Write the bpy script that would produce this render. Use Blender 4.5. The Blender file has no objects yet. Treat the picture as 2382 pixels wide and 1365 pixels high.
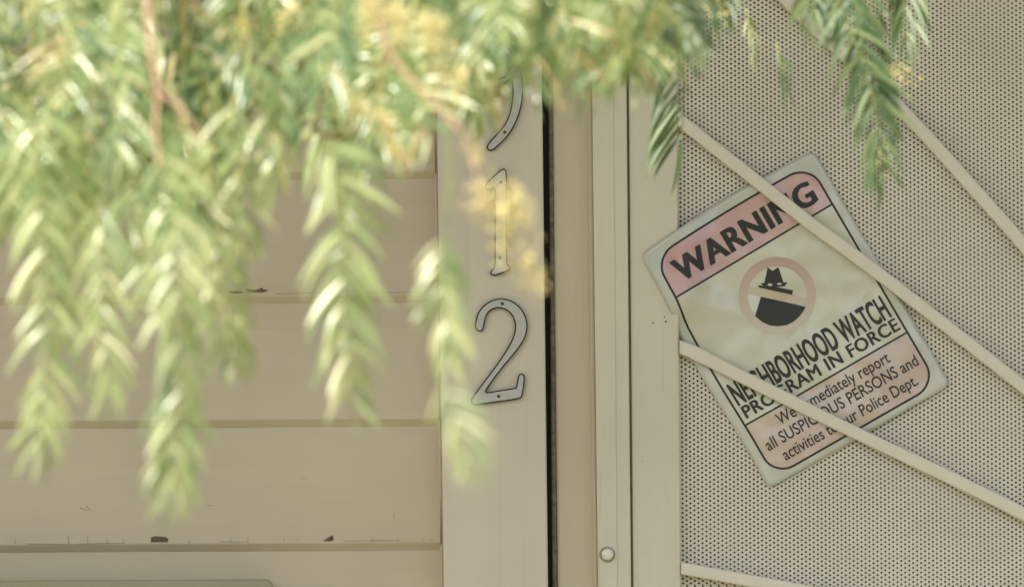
import bpy, bmesh, math, random
import numpy as np
from mathutils import Vector, Matrix, Euler

# ------------------------------------------------------------------ camera, sky, sun, exposure
scene = bpy.context.scene
COL = scene.collection
PW, PH = 2382.0, 1365.0          # photograph size, used to read positions off it
ZC = 1.65                        # height of the picture centre on the wall
CAM_LOC = Vector((0.0, -9.0, 1.42))
WALL_W = 1.191                   # metres of wall across the picture
cam_data = bpy.data.cameras.new('camera')
cam = bpy.data.objects.new('camera', cam_data); COL.objects.link(cam)
_dir = Vector((0, 0, ZC)) - CAM_LOC
cam_data.sensor_width = 36.0
cam_data.lens = 36.0 * _dir.length / WALL_W
cam_data.clip_end = 500.0
cam_data.dof.use_dof = True
cam_data.dof.focus_distance = _dir.length - 0.04
cam_data.dof.aperture_fstop = 6.3
CAM_ROT = (_dir.to_track_quat('-Z', 'Y').to_matrix() @ Matrix.Rotation(math.radians(-0.35), 3, 'Z'))
cam.matrix_world = Matrix.Translation(CAM_LOC) @ CAM_ROT.to_4x4()
scene.camera = cam

SUN_EL, SUN_AZ = math.radians(54), math.radians(208)   # azimuth measured from +Y clockwise; 180 = from the camera side
world = bpy.data.worlds.new('World'); scene.world = world; world.use_nodes = True
wn = world.node_tree.nodes; wl = world.node_tree.links
sky = wn.new('ShaderNodeTexSky'); sky.sky_type = 'NISHITA'; sky.sun_disc = False
sky.sun_elevation = SUN_EL; sky.sun_rotation = SUN_AZ
sky.dust_density = 2.5; sky.air_density = 1.0
wl.new(sky.outputs[0], wn['Background'].inputs[0]); wn['Background'].inputs[1].default_value = 0.13
sun_data = bpy.data.lights.new('sun', 'SUN'); sun_data.energy = 4.2; sun_data.angle = math.radians(0.53)
sun_data.color = (1.0, 0.95, 0.86)
sun = bpy.data.objects.new('sun', sun_data); COL.objects.link(sun)
_s = Vector((math.sin(SUN_AZ) * math.cos(SUN_EL), math.cos(SUN_AZ) * math.cos(SUN_EL), math.sin(SUN_EL)))
sun.rotation_euler = (-_s).to_track_quat('-Z', 'Y').to_euler(); sun.location = (0, -4, 6)
scene.view_settings.view_transform = 'Standard'; scene.view_settings.look = 'None'
scene.view_settings.gamma = 1.0; scene.view_settings.use_curve_mapping = False
scene.view_settings.exposure = 1.24
scene.cycles.use_denoising = True
scene.cycles.max_bounces = 8

def at(px, py, Y):
    """point of the world seen at photo pixel (px, py), at depth plane Y"""
    sx = (px / PW - 0.5) * 36.0; sy = (0.5 - py / PH) * 36.0 * PH / PW
    d = CAM_ROT @ Vector((sx, sy, -cam_data.lens))
    t = (Y - CAM_LOC.y) / d.y
    return CAM_LOC + d * t

# ------------------------------------------------------------------ materials
def lin(c):
    return tuple(((v / 255.0) / 12.92 if v / 255.0 <= 0.04045 else (((v / 255.0) + 0.055) / 1.055) ** 2.4) for v in c)

class Mat:
    def __init__(self, name, rough=0.5, spec=0.3):
        self.m = bpy.data.materials.new(name); self.m.use_nodes = True
        self.n = self.m.node_tree.nodes; self.l = self.m.node_tree.links
        self.b = self.n['Principled BSDF']
        self.b.inputs['Roughness'].default_value = rough
        self.b.inputs['Specular IOR Level'].default_value = spec
        self.tc = self.n.new('ShaderNodeTexCoord')
    def coords(self, scale=(1, 1, 1), loc=(0, 0, 0)):
        mp = self.n.new('ShaderNodeMapping'); mp.inputs['Scale'].default_value = scale; mp.inputs['Location'].default_value = loc
        self.l.new(self.tc.outputs['Object'], mp.inputs[0]); return mp.outputs[0]
    def noise(self, scale, vec=None, detail=4, rough=0.55):
        t = self.n.new('ShaderNodeTexNoise'); t.inputs['Scale'].default_value = scale
        t.inputs['Detail'].default_value = detail; t.inputs['Roughness'].default_value = rough
        self.l.new(vec if vec else self.coords(), t.inputs['Vector']); return t.outputs['Fac']
    def ramp(self, fac, stops):
        r = self.n.new('ShaderNodeValToRGB'); e = r.color_ramp.elements
        while len(e) < len(stops): e.new(0.5)
        for k, (p, c) in enumerate(stops):
            e[k].position = p; e[k].color = (c[0], c[1], c[2], 1) if not isinstance(c, float) else (c, c, c, 1)
        self.l.new(fac, r.inputs[0]); return r.outputs[0]
    def mix(self, fac, a, b, kind='MIX'):
        x = self.n.new('ShaderNodeMix'); x.data_type = 'RGBA'; x.blend_type = kind
        for s, v in ((0, fac), (6, a), (7, b)):
            if isinstance(v, (int, float)): x.inputs[s].default_value = v
            elif isinstance(v, tuple): x.inputs[s].default_value = (*v[:3], 1)
            else: self.l.new(v, x.inputs[s])
        return x.outputs[2]
    def bump(self, h, strength, dist=0.001):
        b = self.n.new('ShaderNodeBump'); b.inputs['Strength'].default_value = strength; b.inputs['Distance'].default_value = dist
        self.l.new(h, b.inputs['Height']); self.l.new(b.outputs[0], self.b.inputs['Normal'])
    def color(self, c):
        if isinstance(c, tuple): self.b.inputs['Base Color'].default_value = (*c[:3], 1)
        else: self.l.new(c, self.b.inputs['Base Color'])

def paint(name, base, grain=(1, 1, 1), rough=0.5, var=0.06, dirt=0.35, dirtc=(0.20, 0.17, 0.11), bump=0.25, lines=0.16):
    m = Mat(name, rough, 0.35)
    lo = tuple(c * (1 - var) for c in base); hi = tuple(min(1, c * (1 + var)) for c in base)
    big = m.ramp(m.noise(5.0, m.coords()), [(0.35, lo), (0.65, hi)])
    g = m.noise(60, m.coords(grain), 6, 0.6)
    col = m.mix(0.25, big, m.ramp(g, [(0.3, tuple(c * 0.86 for c in base)), (0.7, tuple(min(1, c * 1.07) for c in base))]))
    sp = m.noise(170, m.coords((1, 1, 1.3), (3, 1, 7)), 2, 0.5)
    where = m.noise(9, m.coords((1, 1, 1), (5, 5, 5)), 3)
    msk = m.mix(1.0, m.ramp(sp, [(0.735, 0.0), (0.79, 1.0)]), m.ramp(where, [(0.48, 0.0), (0.62, 1.0)]), 'MULTIPLY')
    msk = m.mix(1.0, msk, (dirt, dirt, dirt), 'MULTIPLY')
    ln = m.noise(42, m.coords(tuple(q * (0.35 if q < 0.2 else 2.2) for q in grain), (9, 2, 4)), 5, 0.7)
    lm = m.mix(1.0, m.ramp(ln, [(0.60, 0.0), (0.68, 1.0)]), (lines, lines, lines), 'MULTIPLY')
    col = m.mix(lm, col, tuple(c * 0.55 for c in base)) if min(grain) < 0.2 else col
    m.color(m.mix(msk, col, dirtc))
    m.bump(g, bump, 0.0006)
    return m.m

WALL_C = (0.476, 0.410, 0.276)
M = {}
M['siding'] = paint('siding_paint', WALL_C, (0.06, 1, 1.0), lines=0.24, var=0.07)
M['trim'] = paint('trim_paint', (0.54, 0.488, 0.362), (1, 1, 0.06), dirt=0.4)
M['jamb'] = paint('jamb_paint', (0.50, 0.44, 0.305), (1, 1, 0.05), dirt=0.4)
M['metal'] = paint('door_enamel', (0.543, 0.512, 0.380), (1, 1, 0.15), rough=0.42, var=0.07, dirt=0.75, bump=0.06, lines=0.34)
M['bar'] = paint('bar_enamel', (0.61, 0.565, 0.44), (1, 1, 1), rough=0.38, var=0.04, dirt=0.3, bump=0.04)
M['perf'] = paint('perforated_enamel', (0.60, 0.555, 0.45), (1, 1, 1), rough=0.45, var=0.06, dirt=0.0, bump=0.03)
M['box'] = paint('box_paint', (0.27, 0.245, 0.155), (1, 1, 1), rough=0.5, var=0.06, dirt=0.7, bump=0.1)

def plain(name, c, rough=0.5, spec=0.3, metal=0.0, nscale=80, var=0.15, bump=0.1):
    m = Mat(name, rough, spec); m.b.inputs['Metallic'].default_value = metal
    n = m.noise(nscale, None, 4)
    m.color(m.ramp(n, [(0.3, tuple(x * (1 - var) for x in c)), (0.7, tuple(min(1, x * (1 + var)) for x in c))]))
    m.bump(n, bump, 0.0005); return m.m
M['gap'] = plain('weatherstrip_rubber', (0.038, 0.034, 0.024), 0.7)
M['edge'] = plain('bare_wood_edge', (0.16, 0.13, 0.095), 0.8, nscale=140, var=0.4)
M['inner'] = plain('dark_door_paint', (0.11, 0.095, 0.058), 0.6)
M['chip'] = plain('bare_wood_chip', (0.12, 0.08, 0.052), 0.85, nscale=300, var=0.5)
M['crack'] = plain('crack_dirt', (0.25, 0.21, 0.14), 0.9)
M['rim'] = plain('number_rim_black', (0.022, 0.020, 0.015), 0.45)
M['face'] = plain('number_face_grey', (0.40, 0.395, 0.35), 0.42, 0.4, 0.0, 200, 0.06, 0.05)
M['screw'] = plain('screw_dark', (0.05, 0.045, 0.035), 0.5)
M['bolt'] = plain('bolt_zinc', (0.62, 0.60, 0.48), 0.35, 0.5, 0.2, 300, 0.2, 0.3)
M['grime'] = plain('bolt_grime', (0.27, 0.24, 0.17), 0.8)
M['ink'] = plain('sign_black_ink', (0.020, 0.019, 0.016), 0.3, 0.35, 0, 40, 0.2, 0.02)
M['roof'] = plain('roof_shingle', (0.10, 0.09, 0.08), 0.9)
M['soffit'] = plain('soffit_paint', (0.55, 0.48, 0.36), 0.6)

def sign_mat(name, base, blotch=None, rough=0.13):
    m = Mat(name, rough, 0.75)
    n = m.noise(11, m.coords(), 3)
    c = m.ramp(n, [(0.35, base), (0.65, blotch or tuple(x * 0.93 for x in base))])
    m.color(c); m.bump(m.noise(18, m.coords((1, 1, 1), (2, 2, 2)), 1), 0.6, 0.010); return m.m
M['sign'] = sign_mat('sign_plastic', (0.53, 0.525, 0.41), (0.475, 0.46, 0.335))  # blotches put some of the plastic's gloss sheen into its colour
M['signedge'] = sign_mat('sign_margin', (0.48, 0.485, 0.40), (0.44, 0.445, 0.36))
M['red'] = sign_mat('sign_faded_red', (0.50, 0.36, 0.31), (0.47, 0.285, 0.265))
M['pink'] = sign_mat('sign_faded_pink', (0.49, 0.42, 0.315), (0.455, 0.35, 0.285))
def ring_mat():
    m = Mat('sign_faded_ring', 0.22, 0.5)
    sep = m.n.new('ShaderNodeSeparateXYZ'); m.l.new(m.tc.outputs['Object'], sep.inputs[0])
    mr = m.n.new('ShaderNodeMapRange'); mr.inputs[1].default_value = ZC - 0.045; mr.inputs[2].default_value = ZC + 0.035
    m.l.new(sep.outputs[2], mr.inputs[0])
    m.color(m.ramp(mr.outputs[0], [(0.0, (0.50, 0.45, 0.335)), (1.0, (0.42, 0.295, 0.225))])); return m.m
M['ring'] = ring_mat()
M['slash'] = sign_mat('sign_faded_slash', (0.475, 0.395, 0.27))

def leaf_mat(name, cols, trans=0.45, rough=0.34):
    m = Mat(name, rough, 0.55)
    oi = m.n.new('ShaderNodeObjectInfo')
    geo = m.n.new('ShaderNodeNewGeometry')
    add = m.n.new('ShaderNodeMath'); add.operation = 'ADD'
    m.l.new(oi.outputs['Random'], add.inputs[0]); m.l.new(geo.outputs['Random Per Island'], add.inputs[1])
    fr = m.n.new('ShaderNodeMath'); fr.operation = 'FRACT'; m.l.new(add.outputs[0], fr.inputs[0])
    c = m.ramp(fr.outputs[0], cols)
    m.color(c)
    tr = m.n.new('ShaderNodeBsdfTranslucent'); m.l.new(m.mix(1.0, c, (1.55, 1.35, 0.62), 'MULTIPLY'), tr.inputs[0])
    mx = m.n.new('ShaderNodeMixShader'); mx.inputs[0].default_value = trans
    m.l.new(m.b.outputs[0], mx.inputs[1]); m.l.new(tr.outputs[0], mx.inputs[2])
    m.l.new(mx.outputs[0], m.n['Material Output'].inputs[0]); return m.m
M['leafpale'] = leaf_mat('pepper_leaf_pale', [(0.0, (0.18, 0.26, 0.12)), (0.35, (0.28, 0.36, 0.16)), (0.75, (0.38, 0.44, 0.21)), (0.94, (0.52, 0.55, 0.31))], 0.5, 0.25)  # paler leaf tones, mainly for the hanging strands
M['leaf'] = leaf_mat('pepper_leaf', [(0.0, (0.10, 0.175, 0.08)), (0.45, (0.19, 0.275, 0.12)), (0.8, (0.31, 0.37, 0.165)), (0.92, (0.52, 0.55, 0.32)), (0.975, (0.44, 0.34, 0.16))], 0.5, 0.25)  # brightest stop puts sun-facing highlights into the colour; last stop is browning leaves
M['leafdark'] = leaf_mat('pepper_leaf_shaded', [(0.0, (0.065, 0.12, 0.055)), (0.6, (0.11, 0.17, 0.07)), (1.0, (0.18, 0.23, 0.09))], 0.4, 0.42)  # shade put into a darker leaf colour, for shaded and back fronds
M['stem'] = plain('green_stem', (0.20, 0.22, 0.07), 0.6)
M['twig'] = plain('russet_twig', (0.42, 0.26, 0.165), 0.65, nscale=200, var=0.25)
M['bark'] = plain('pepper_bark', (0.15, 0.11, 0.075), 0.9, nscale=25, var=0.4, bump=0.8)
M['blossom'] = leaf_mat('yellow_blossom', [(0.0, (0.60, 0.46, 0.15)), (0.5, (0.70, 0.60, 0.25)), (1.0, (0.80, 0.75, 0.42))], 0.2, 0.5)
M['ground'] = plain('dry_yard', (0.17, 0.15, 0.085), 0.95, nscale=3, var=0.2, bump=0.3)

# ------------------------------------------------------------------ helpers
def link(name, me, mat, parent=None):
    o = bpy.data.objects.new(name, me); COL.objects.link(o)
    if mat: 
        me.materials.clear(); me.materials.append(mat)
    if parent: put(o, parent)
    return o
def put(o, parent):
    o.parent = parent
    if parent.type == 'EMPTY': o.matrix_parent_inverse = Matrix.Translation(-parent.location)
def thing(name, label, cat, loc, group=None):
    o = bpy.data.objects.new(name, None); COL.objects.link(o); o.location = loc; o.empty_display_size = 0.05
    o['label'] = label; o['category'] = cat
    if group: o['group'] = group
    return o
def pydata(name, v, f, mat, parent=None, smooth=False):
    me = bpy.data.meshes.new(name); me.from_pydata([tuple(p) for p in v], [], f); me.update()
    if smooth:
        me.polygons.foreach_set('use_smooth', [True] * len(me.polygons))
    return link(name, me, mat, parent)
def bevel(o, w, seg=2):
    b = o.modifiers.new('bevel', 'BEVEL'); b.width = w; b.segments = seg; b.limit_method = 'ANGLE'; b.angle_limit = math.radians(40)
    return o
def box(name, x0, x1, y0, y1, z0, z1, mat, parent=None, bv=0.0):
    v = [(x, y, z) for x in (x0, x1) for y in (y0, y1) for z in (z0, z1)]
    f = [(0, 1, 3, 2), (4, 6, 7, 5), (0, 4, 5, 1), (2, 3, 7, 6), (0, 2, 6, 4), (1, 5, 7, 3)]
    o = pydata(name, v, f, mat, parent)
    return bevel(o, bv) if bv else o
Z0, Z1 = 0.10, 2.72       # wall bottom and soffit height
def xline(pa, pb, Y):
    """x of a near-vertical edge through two photo points, as a function of z"""
    a, b = at(*pa, Y), at(*pb, Y)
    return lambda z: a.x + (b.x - a.x) * (z - a.z) / (b.z - a.z)
def vboard(name, ea, eb, yf, yb, mat, parent, bv=0.0015, z0=Z0, z1=Z1):
    """upright member between two photo edges (each two points), front at yf, back at yb"""
    fa, fb = xline(*ea, yf), xline(*eb, yf)
    v = []; f = []
    for z in (z0, z1):
        v += [(fa(z), yf, z), (fb(z), yf, z), (fb(z), yb, z), (fa(z), yb, z)]
    f = [(0, 3, 2, 1), (4, 5, 6, 7), (0, 1, 5, 4), (1, 2, 6, 5), (2, 3, 7, 6), (3, 0, 4, 7)]
    o = pydata(name, v, f, mat, parent)
    return bevel(o, bv) if bv else o
def poly_solid(name, pts, yf, yb, mat, parent, hole=None):
    """solid plate from photo outline, front yf back yb"""
    cu_pts = [pts] + ([hole] if hole else [])
    bm = bmesh.new()
    loops = []
    for L in cu_pts:
        vs = [bm.verts.new(at(p[0], p[1], yf)) for p in L]
        es = [bm.edges.new((vs[i], vs[(i + 1) % len(vs)])) for i in range(len(vs))]
        loops += es
    bmesh.ops.triangle_fill(bm, use_beauty=True, edges=loops, normal=(0, -1, 0))
    faces = bm.faces[:]
    if abs(yb - yf) > 1e-6:
        r = bmesh.ops.extrude_face_region(bm, geom=faces)
        for e in r['geom']:
            if isinstance(e, bmesh.types.BMVert): e.co.y += (yb - yf)
    bmesh.ops.recalc_face_normals(bm, faces=bm.faces[:])
    me = bpy.data.meshes.new(name); bm.to_mesh(me); bm.free()
    return link(name, me, mat, parent)
def chaikin(p, n=2):
    p = [np.array(q, float) for q in p]
    for _ in range(n):
        q = []
        for i in range(len(p)):
            a, b = p[i], p[(i + 1) % len(p)]
            q += [a * .75 + b * .25, a * .25 + b * .75]
        p = q
    return p
def inset(p, d):
    """offset a closed outline inwards by d photo pixels"""
    n = len(p); area = sum(p[i][0] * p[(i + 1) % n][1] - p[(i + 1) % n][0] * p[i][1] for i in range(n))
    s = 1 if area > 0 else -1
    out = []
    for i in range(n):
        t = p[(i + 1) % n] - p[i - 1]; L = np.hypot(*t) or 1
        out.append(p[i] + s * d * np.array([-t[1], t[0]]) / L)
    return out
def tube(points, radii, seg=6):
    """vertices and faces of a tapered tube along points"""
    v, f = [], []
    up = Vector((0.31, 0.9, 0.2))
    for i, p in enumerate(points):
        p = Vector(p); a = Vector(points[max(0, i - 1)]); b = Vector(points[min(len(points) - 1, i + 1)])
        t = (b - a).normalized(); u = t.cross(up).normalized(); w = t.cross(u)
        for k in range(seg):
            an = 2 * math.pi * k / seg
            v.append(p + (u * math.cos(an) + w * math.sin(an)) * radii[i])
    for i in range(len(points) - 1):
        for k in range(seg):
            f.append((i * seg + k, i * seg + (k + 1) % seg, (i + 1) * seg + (k + 1) % seg, (i + 1) * seg + k))
    f.append(tuple(range(seg))[::-1]); f.append(tuple(range((len(points) - 1) * seg, len(points) * seg)))
    return v, f
def smooth_path(pts, n):
    """Catmull-Rom samples through 3D points"""
    P = [np.array(p, float) for p in pts]; P = [2 * P[0] - P[1]] + P + [2 * P[-1] - P[-2]]
    out = []; m = len(P) - 3
    for k in range(n):
        s = k / (n - 1) * m; i = min(int(s), m - 1); t = s - i
        a, b, c, d = P[i:i + 4]
        out.append(0.5 * ((2 * b) + (-a + c) * t + (2 * a - 5 * b + 4 * c - d) * t * t + (-a + 3 * b - 3 * c + d) * t ** 3))
    return out

# ------------------------------------------------------------------ ground
g = pydata('ground', [(-150, -150, 0), (150, -150, 0), (150, 150, 0), (-150, 150, 0)], [(0, 1, 2, 3)], M['ground'])
g['kind'] = 'structure'

# ------------------------------------------------------------------ house: siding, trim, jamb, eave
house = thing('house', 'beige painted house wall with wide horizontal lap siding and vertical door trim', 'house', (0, 0.1, 0))
X_L = -2.4
trim_edge = ((1017, 350), (1031, 1300))
fx = xline(*trim_edge, -0.032)
PITCH = 287 * 0.0005
zref = at(700, 993, -0.012).z          # bottom of the third lap in view
k = math.ceil((zref - Z0) / PITCH)
board_at = {}
for i in range(-40, 40):
    zb = zref - i * PITCH              # end of chamfer = top of the next face
    zt = zb + PITCH
    if zt < Z0 - 0.01 or zb > Z1: continue
    zt = min(zt, Z1)
    xr = fx((zb + zt) / 2) - 0.0025
    ch = 0.0085
    prof = [(-0.0107, zt + 0.010), (-0.0117, zt), (-0.0195, zb + ch + 0.0012), (-0.0190, zb + ch - 0.0002), (-0.0122, zb + 0.0002), (0.004, zb), (0.004, zt + 0.010)]
    if zt >= Z1: prof[0] = (-0.0117, zt); prof[-1] = (0.004, zt); prof.pop(1)
    n = len(prof); v = []
    rs = random.Random(i); nx = 14
    for j in range(nx + 1):
        x = X_L + (xr - X_L) * j / nx; w = rs.uniform(-0.0004, 0.0004)
        v += [(x, y, z + w) for y, z in prof]
    f = [(j * n + a, j * n + (a + 1) % n, (j + 1) * n + (a + 1) % n, (j + 1) * n + a) for j in range(nx) for a in range(n)]
    f += [tuple(range(n)), tuple(range(nx * n, nx * n + n))[::-1]]
    o = pydata('siding_board', v, f, M['siding'], house)
    board_at[i] = o
    # the same course carried on beyond the door (and over it above the header)
    xs0 = 0.14 + 0.93 + 0.17 if zb < 2.30 else xr + 0.13
    v2 = [(x, y, z) for x in (xs0, 2.4) for y, z in prof]
    f2 = [(q, (q + 1) % n, (q + 1) % n + n, q + n) for q in range(n)] + [tuple(range(n))[::-1], tuple(range(n, 2 * n))]
    pydata('siding_board', v2, f2, M['siding'], house)
box('wall_backing', X_L, 0.04, 0.006, 0.10, Z0, Z1, M['edge'], house)
# corner caulk between siding and trim, trim board, gap, jamb board
vboard('caulk_bead', ((1009, 350), (1023, 1300)), ((1018, 350), (1032, 1300)), -0.0165, 0.0, M['siding'], house, 0.003)
vboard('trim_board', trim_edge, ((1262, 280), (1275, 1365)), -0.046, 0.0055, M['trim'], house, 0.0025)
vboard('weatherstrip', ((1260, 280), (1273, 1365)), ((1279, 280), (1288, 1365)), -0.006, 0.0055, M['gap'], house, 0)
vboard('jamb_edge', ((1276, 280), (1285, 1365)), ((1288, 280), (1297, 1365)), -0.0245, 0.0055, M['edge'], house, 0.003)
vboard('jamb_board', ((1286, 280), (1297, 1365)), ((1376, 280), (1391, 1365)), -0.026, 0.0055, M['jamb'], house, 0.003)
vboard('caulk_bead', ((1367, 280), (1381, 1365)), ((1378, 280), (1391, 1365)), -0.0305, -0.025, M['jamb'], house, 0.0025)
# steel door frame: two flanges with a seam between, screwed on
frame = vboard('door_frame', ((1378, 280), (1391, 1365)), ((1428, 280), (1437, 1365)), -0.0480, 0.0055, M['metal'], house, 0.0012)
vboard('frame_flange', ((1426, 280), (1435, 1365)), ((1458, 280), (1468, 1365)), -0.0468, 0.0055, M['metal'], house, 0.0012)
vboard('door_stop', ((1456, 280), (1466, 1365)), ((1465, 280), (1474, 1365)), -0.030, -0.013, M['jamb'], house, 0)
def disc(name, c, r, yf, yb, mat, parent, seg=20, dome=0.0, bv=0.0):
    p = at(*c, yf); v = []; f = []
    rings = [(1.0, yb), (1.0, yf), (0.72, yf - dome * 0.7), (0.35, yf - dome)]
    for rr, y in rings:
        for q in range(seg):
            a = 2 * math.pi * q / seg
            v.append((p.x + r * rr * math.cos(a), y, p.z + r * rr * math.sin(a)))
    for i in range(3):
        f += [(i * seg + q, i * seg + (q + 1) % seg, (i + 1) * seg + (q + 1) % seg, (i + 1) * seg + q) for q in range(seg)]
    f.append(tuple(range(3 * seg, 4 * seg)))
    o = pydata(name, v, f, mat, parent)
    bm = bmesh.new(); bm.from_mesh(o.data); bmesh.ops.recalc_face_normals(bm, faces=bm.faces[:]); bm.to_mesh(o.data); bm.free()
    return o
disc('bolt_washer', (1412.5, 1289), 0.0092, -0.0487, -0.0475, M['grime'], frame, 24, 0.0)
disc('bolt', (1413.5, 1288), 0.0068, -0.0515, -0.0480, M['bolt'], frame, 6 * 3, 0.0018)
# dark entrance door and its reveal behind the screen
DX0 = at(1468, 700, -0.04).x; DX1 = DX0 + 0.93
box('inner_door', DX0 - 0.02, DX1 + 0.02, 0.045, 0.085, 0.12, 2.16, M['inner'], house)
box('door_header', DX0 + 0.001, DX1 + 0.16, -0.049, 0.02, 2.175, 2.45, M['trim'], house, 0.003)
box('jamb_board', DX1 + 0.004, DX1 + 0.175, -0.046, 0.0055, Z0, 2.175, M['metal'], house, 0.002)
box('foundation', X_L, DX1 + 1.3, 0.0, 0.4, 0.0, Z0, M['edge'], house)
box('wall_backing', X_L, DX1 + 1.3, 0.1005, 0.2, Z0, Z1 + 0.3, M['edge'], house)
# eave over the wall: soffit boards, fascia and a sloping roof
for i in range(9):
    box('soffit_board', X_L - 0.4, DX1 + 1.7, -1.44 + i * 0.16, -1.44 + i * 0.16 + 0.155, Z1 + 0.002, Z1 + 0.02, M['soffit'], house)
box('fascia', X_L - 0.4, DX1 + 1.7, -1.47, -1.442, Z1 - 0.02, Z1 + 0.16, M['trim'], house)
xa, xb = X_L - 0.45, DX1 + 1.75
pydata('roof', [(xa, -1.55, Z1 + 0.16), (xb, -1.55, Z1 + 0.16), (xb, 3.0, Z1 + 1.7), (xa, 3.0, Z1 + 1.7),
                (xa, -1.55, Z1 + 0.20), (xb, -1.55, Z1 + 0.20), (xb, 3.0, Z1 + 1.74), (xa, 3.0, Z1 + 1.74)],
       [(0, 3, 2, 1), (4, 5, 6, 7), (0, 1, 5, 4), (1, 2, 6, 5), (2, 3, 7, 6), (3, 0, 4, 7)], M['roof'], house)

# paint chips and hairline cracks on the laps
def flat(name, pts, Y, mat, parent):
    v = [at(p[0], p[1], Y) for p in pts]
    return pydata(name, v, [tuple(range(len(v)))], mat, parent)
def board_y(py):
    """siding face depth at photo row py"""
    z = at(600, py, -0.015).z; t = ((z - zref) / PITCH) % 1.0
    s = (t * PITCH - 0.0097) / (PITCH - 0.0097)
    return -0.0195 + max(0, s) * 0.0078
b_low, b_mid = board_at.get(1), board_at.get(-1)
def chip(pts, board):
    flat('paint_chip', pts, min(board_y(p[1]) for p in pts) - 0.0007, M['chip'], board)
chip([(351, 1249), (361, 1246), (386, 1248), (391, 1253), (390, 1260), (351, 1260)], b_low)
chip([(751, 1258), (764, 1249), (774, 1244), (776, 1252), (774, 1257)], b_low)
chip([(527, 679), (545, 677), (562, 678), (565, 681), (548, 683)], b_mid)
chip([(571, 672), (597, 674), (608, 669), (614, 674), (626, 674), (612, 680), (577, 680)], b_mid)
def crack_mesh(lines, name, board, w=0.8):
    v, f = [], []
    for (xa, ya), (xb, yb), ww in lines:
        dx, dy = xb - xa, yb - ya; L = math.hypot(dx, dy); nx, ny = -dy / L * ww * w, dx / L * ww * w
        Y = min(board_y(ya), board_y(yb)) - 0.0006; k = len(v)
        v += [at(xa + nx, ya + ny, Y), at(xb + nx * .4, yb + ny * .4, Y), at(xb - nx * .4, yb - ny * .4, Y), at(xa - nx, ya - ny, Y)]
        f.append((k, k + 1, k + 2, k + 3))
    o = pydata(name, v, f, M['crack'], board); o['kind'] = 'stuff'; return o
rs = random.Random(4)
ticks = [((x, 1261 + (600 - x) * 0.006), (x + rs.uniform(-2, 2), 1261 - h), 0.9) for x, h in ((36, 12), (160, 16), (204, 16), (250, 10), (288, 11), (440, 9), (537, 12), (576, 13), (660, 15), (693, 10), (867, 13), (926, 14), (985, 8), (1003, 9))]
ticks += [((60, 1264), (180, 1265), 1.0), ((180, 1264.5), (290, 1262), 1.1), ((510, 1259.5), (580, 1259.5), 0.9), ((860, 1257), (930, 1257), 1.3), ((800, 1257.5), (860, 1257), .6)]
crack_mesh(ticks, 'hairline_crack', b_low)
misc = [((185, 1180), (205, 1187), .8), ((200, 1175), (212, 1190), .9), ((915, 1195), (918, 1212), .7), ((480, 1176), (497, 1174), .8), ((700, 1112), (716, 1113), .7), ((160, 904), (205, 908), .5), ((205, 908), (208, 920), .5)]
crack_mesh(misc[:5], 'hairline_crack', b_low)
crack_mesh([((640, 684), (720, 681), .8), ((850, 681), (985, 680), .9), ((700, 683), (760, 680.5), .7), ((505, 678), (540, 678.5), .8)], 'hairline_crack', b_mid)
b_3 = board_at.get(0)
crack_mesh([((88, 973), (110, 973), 1.2), ((155, 906), (205, 909), .5), ((780, 905), (850, 902), .4)], 'hairline_crack', b_3)

# ------------------------------------------------------------------ wall box at the lower left
wbx = thing('wall_box', 'taupe rounded wall box at the bottom left, only its top edge showing', 'box', at(300, 1500, -0.02))
def rounded_profile(x0, x1, z0, z1, r, seg=6):
    pts = []
    for cx, cz, a0 in ((x1 - r, z1 - r, 0), (x0 + r, z1 - r, 90), (x0 + r, z0 + r, 180), (x1 - r, z0 + r, 270)):
        for q in range(seg + 1):
            a = math.radians(a0 + 90 * q / seg); pts.append((cx + r * math.cos(a), cz + r * math.sin(a)))
    return pts
ptr = at(636, 1346, -0.11); pbl = at(-160, 1345 + 420, -0.11)
def slab(name, x0, x1, z0, z1, r, yf, yb, mat, parent, bv):
    pr = rounded_profile(x0, x1, z0, z1, r); n = len(pr)
    v = [(x, yf, z) for x, z in pr] + [(x, yb, z) for x, z in pr]
    f = [tuple(range(n)), tuple(range(n, 2 * n))[::-1]] + [(q, q + n, (q + 1) % n + n, (q + 1) % n) for q in range(n)]
    o = pydata(name, v, f, mat, parent)
    bm = bmesh.new(); bm.from_mesh(o.data); bmesh.ops.recalc_face_normals(bm, faces=bm.faces[:]); bm.to_mesh(o.data); bm.free()
    return bevel(o, bv, 3) if bv else o
slab('box_body', pbl.x, ptr.x - 0.004, pbl.z, ptr.z - 0.003, 0.006, -0.104, -0.0205, M['box'], wbx, 0.003)
slab('box_lid', pbl.x - 0.004, ptr.x, ptr.z - 0.16, ptr.z, 0.010, -0.113, -0.1045, M['box'], wbx, 0.003)

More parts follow.
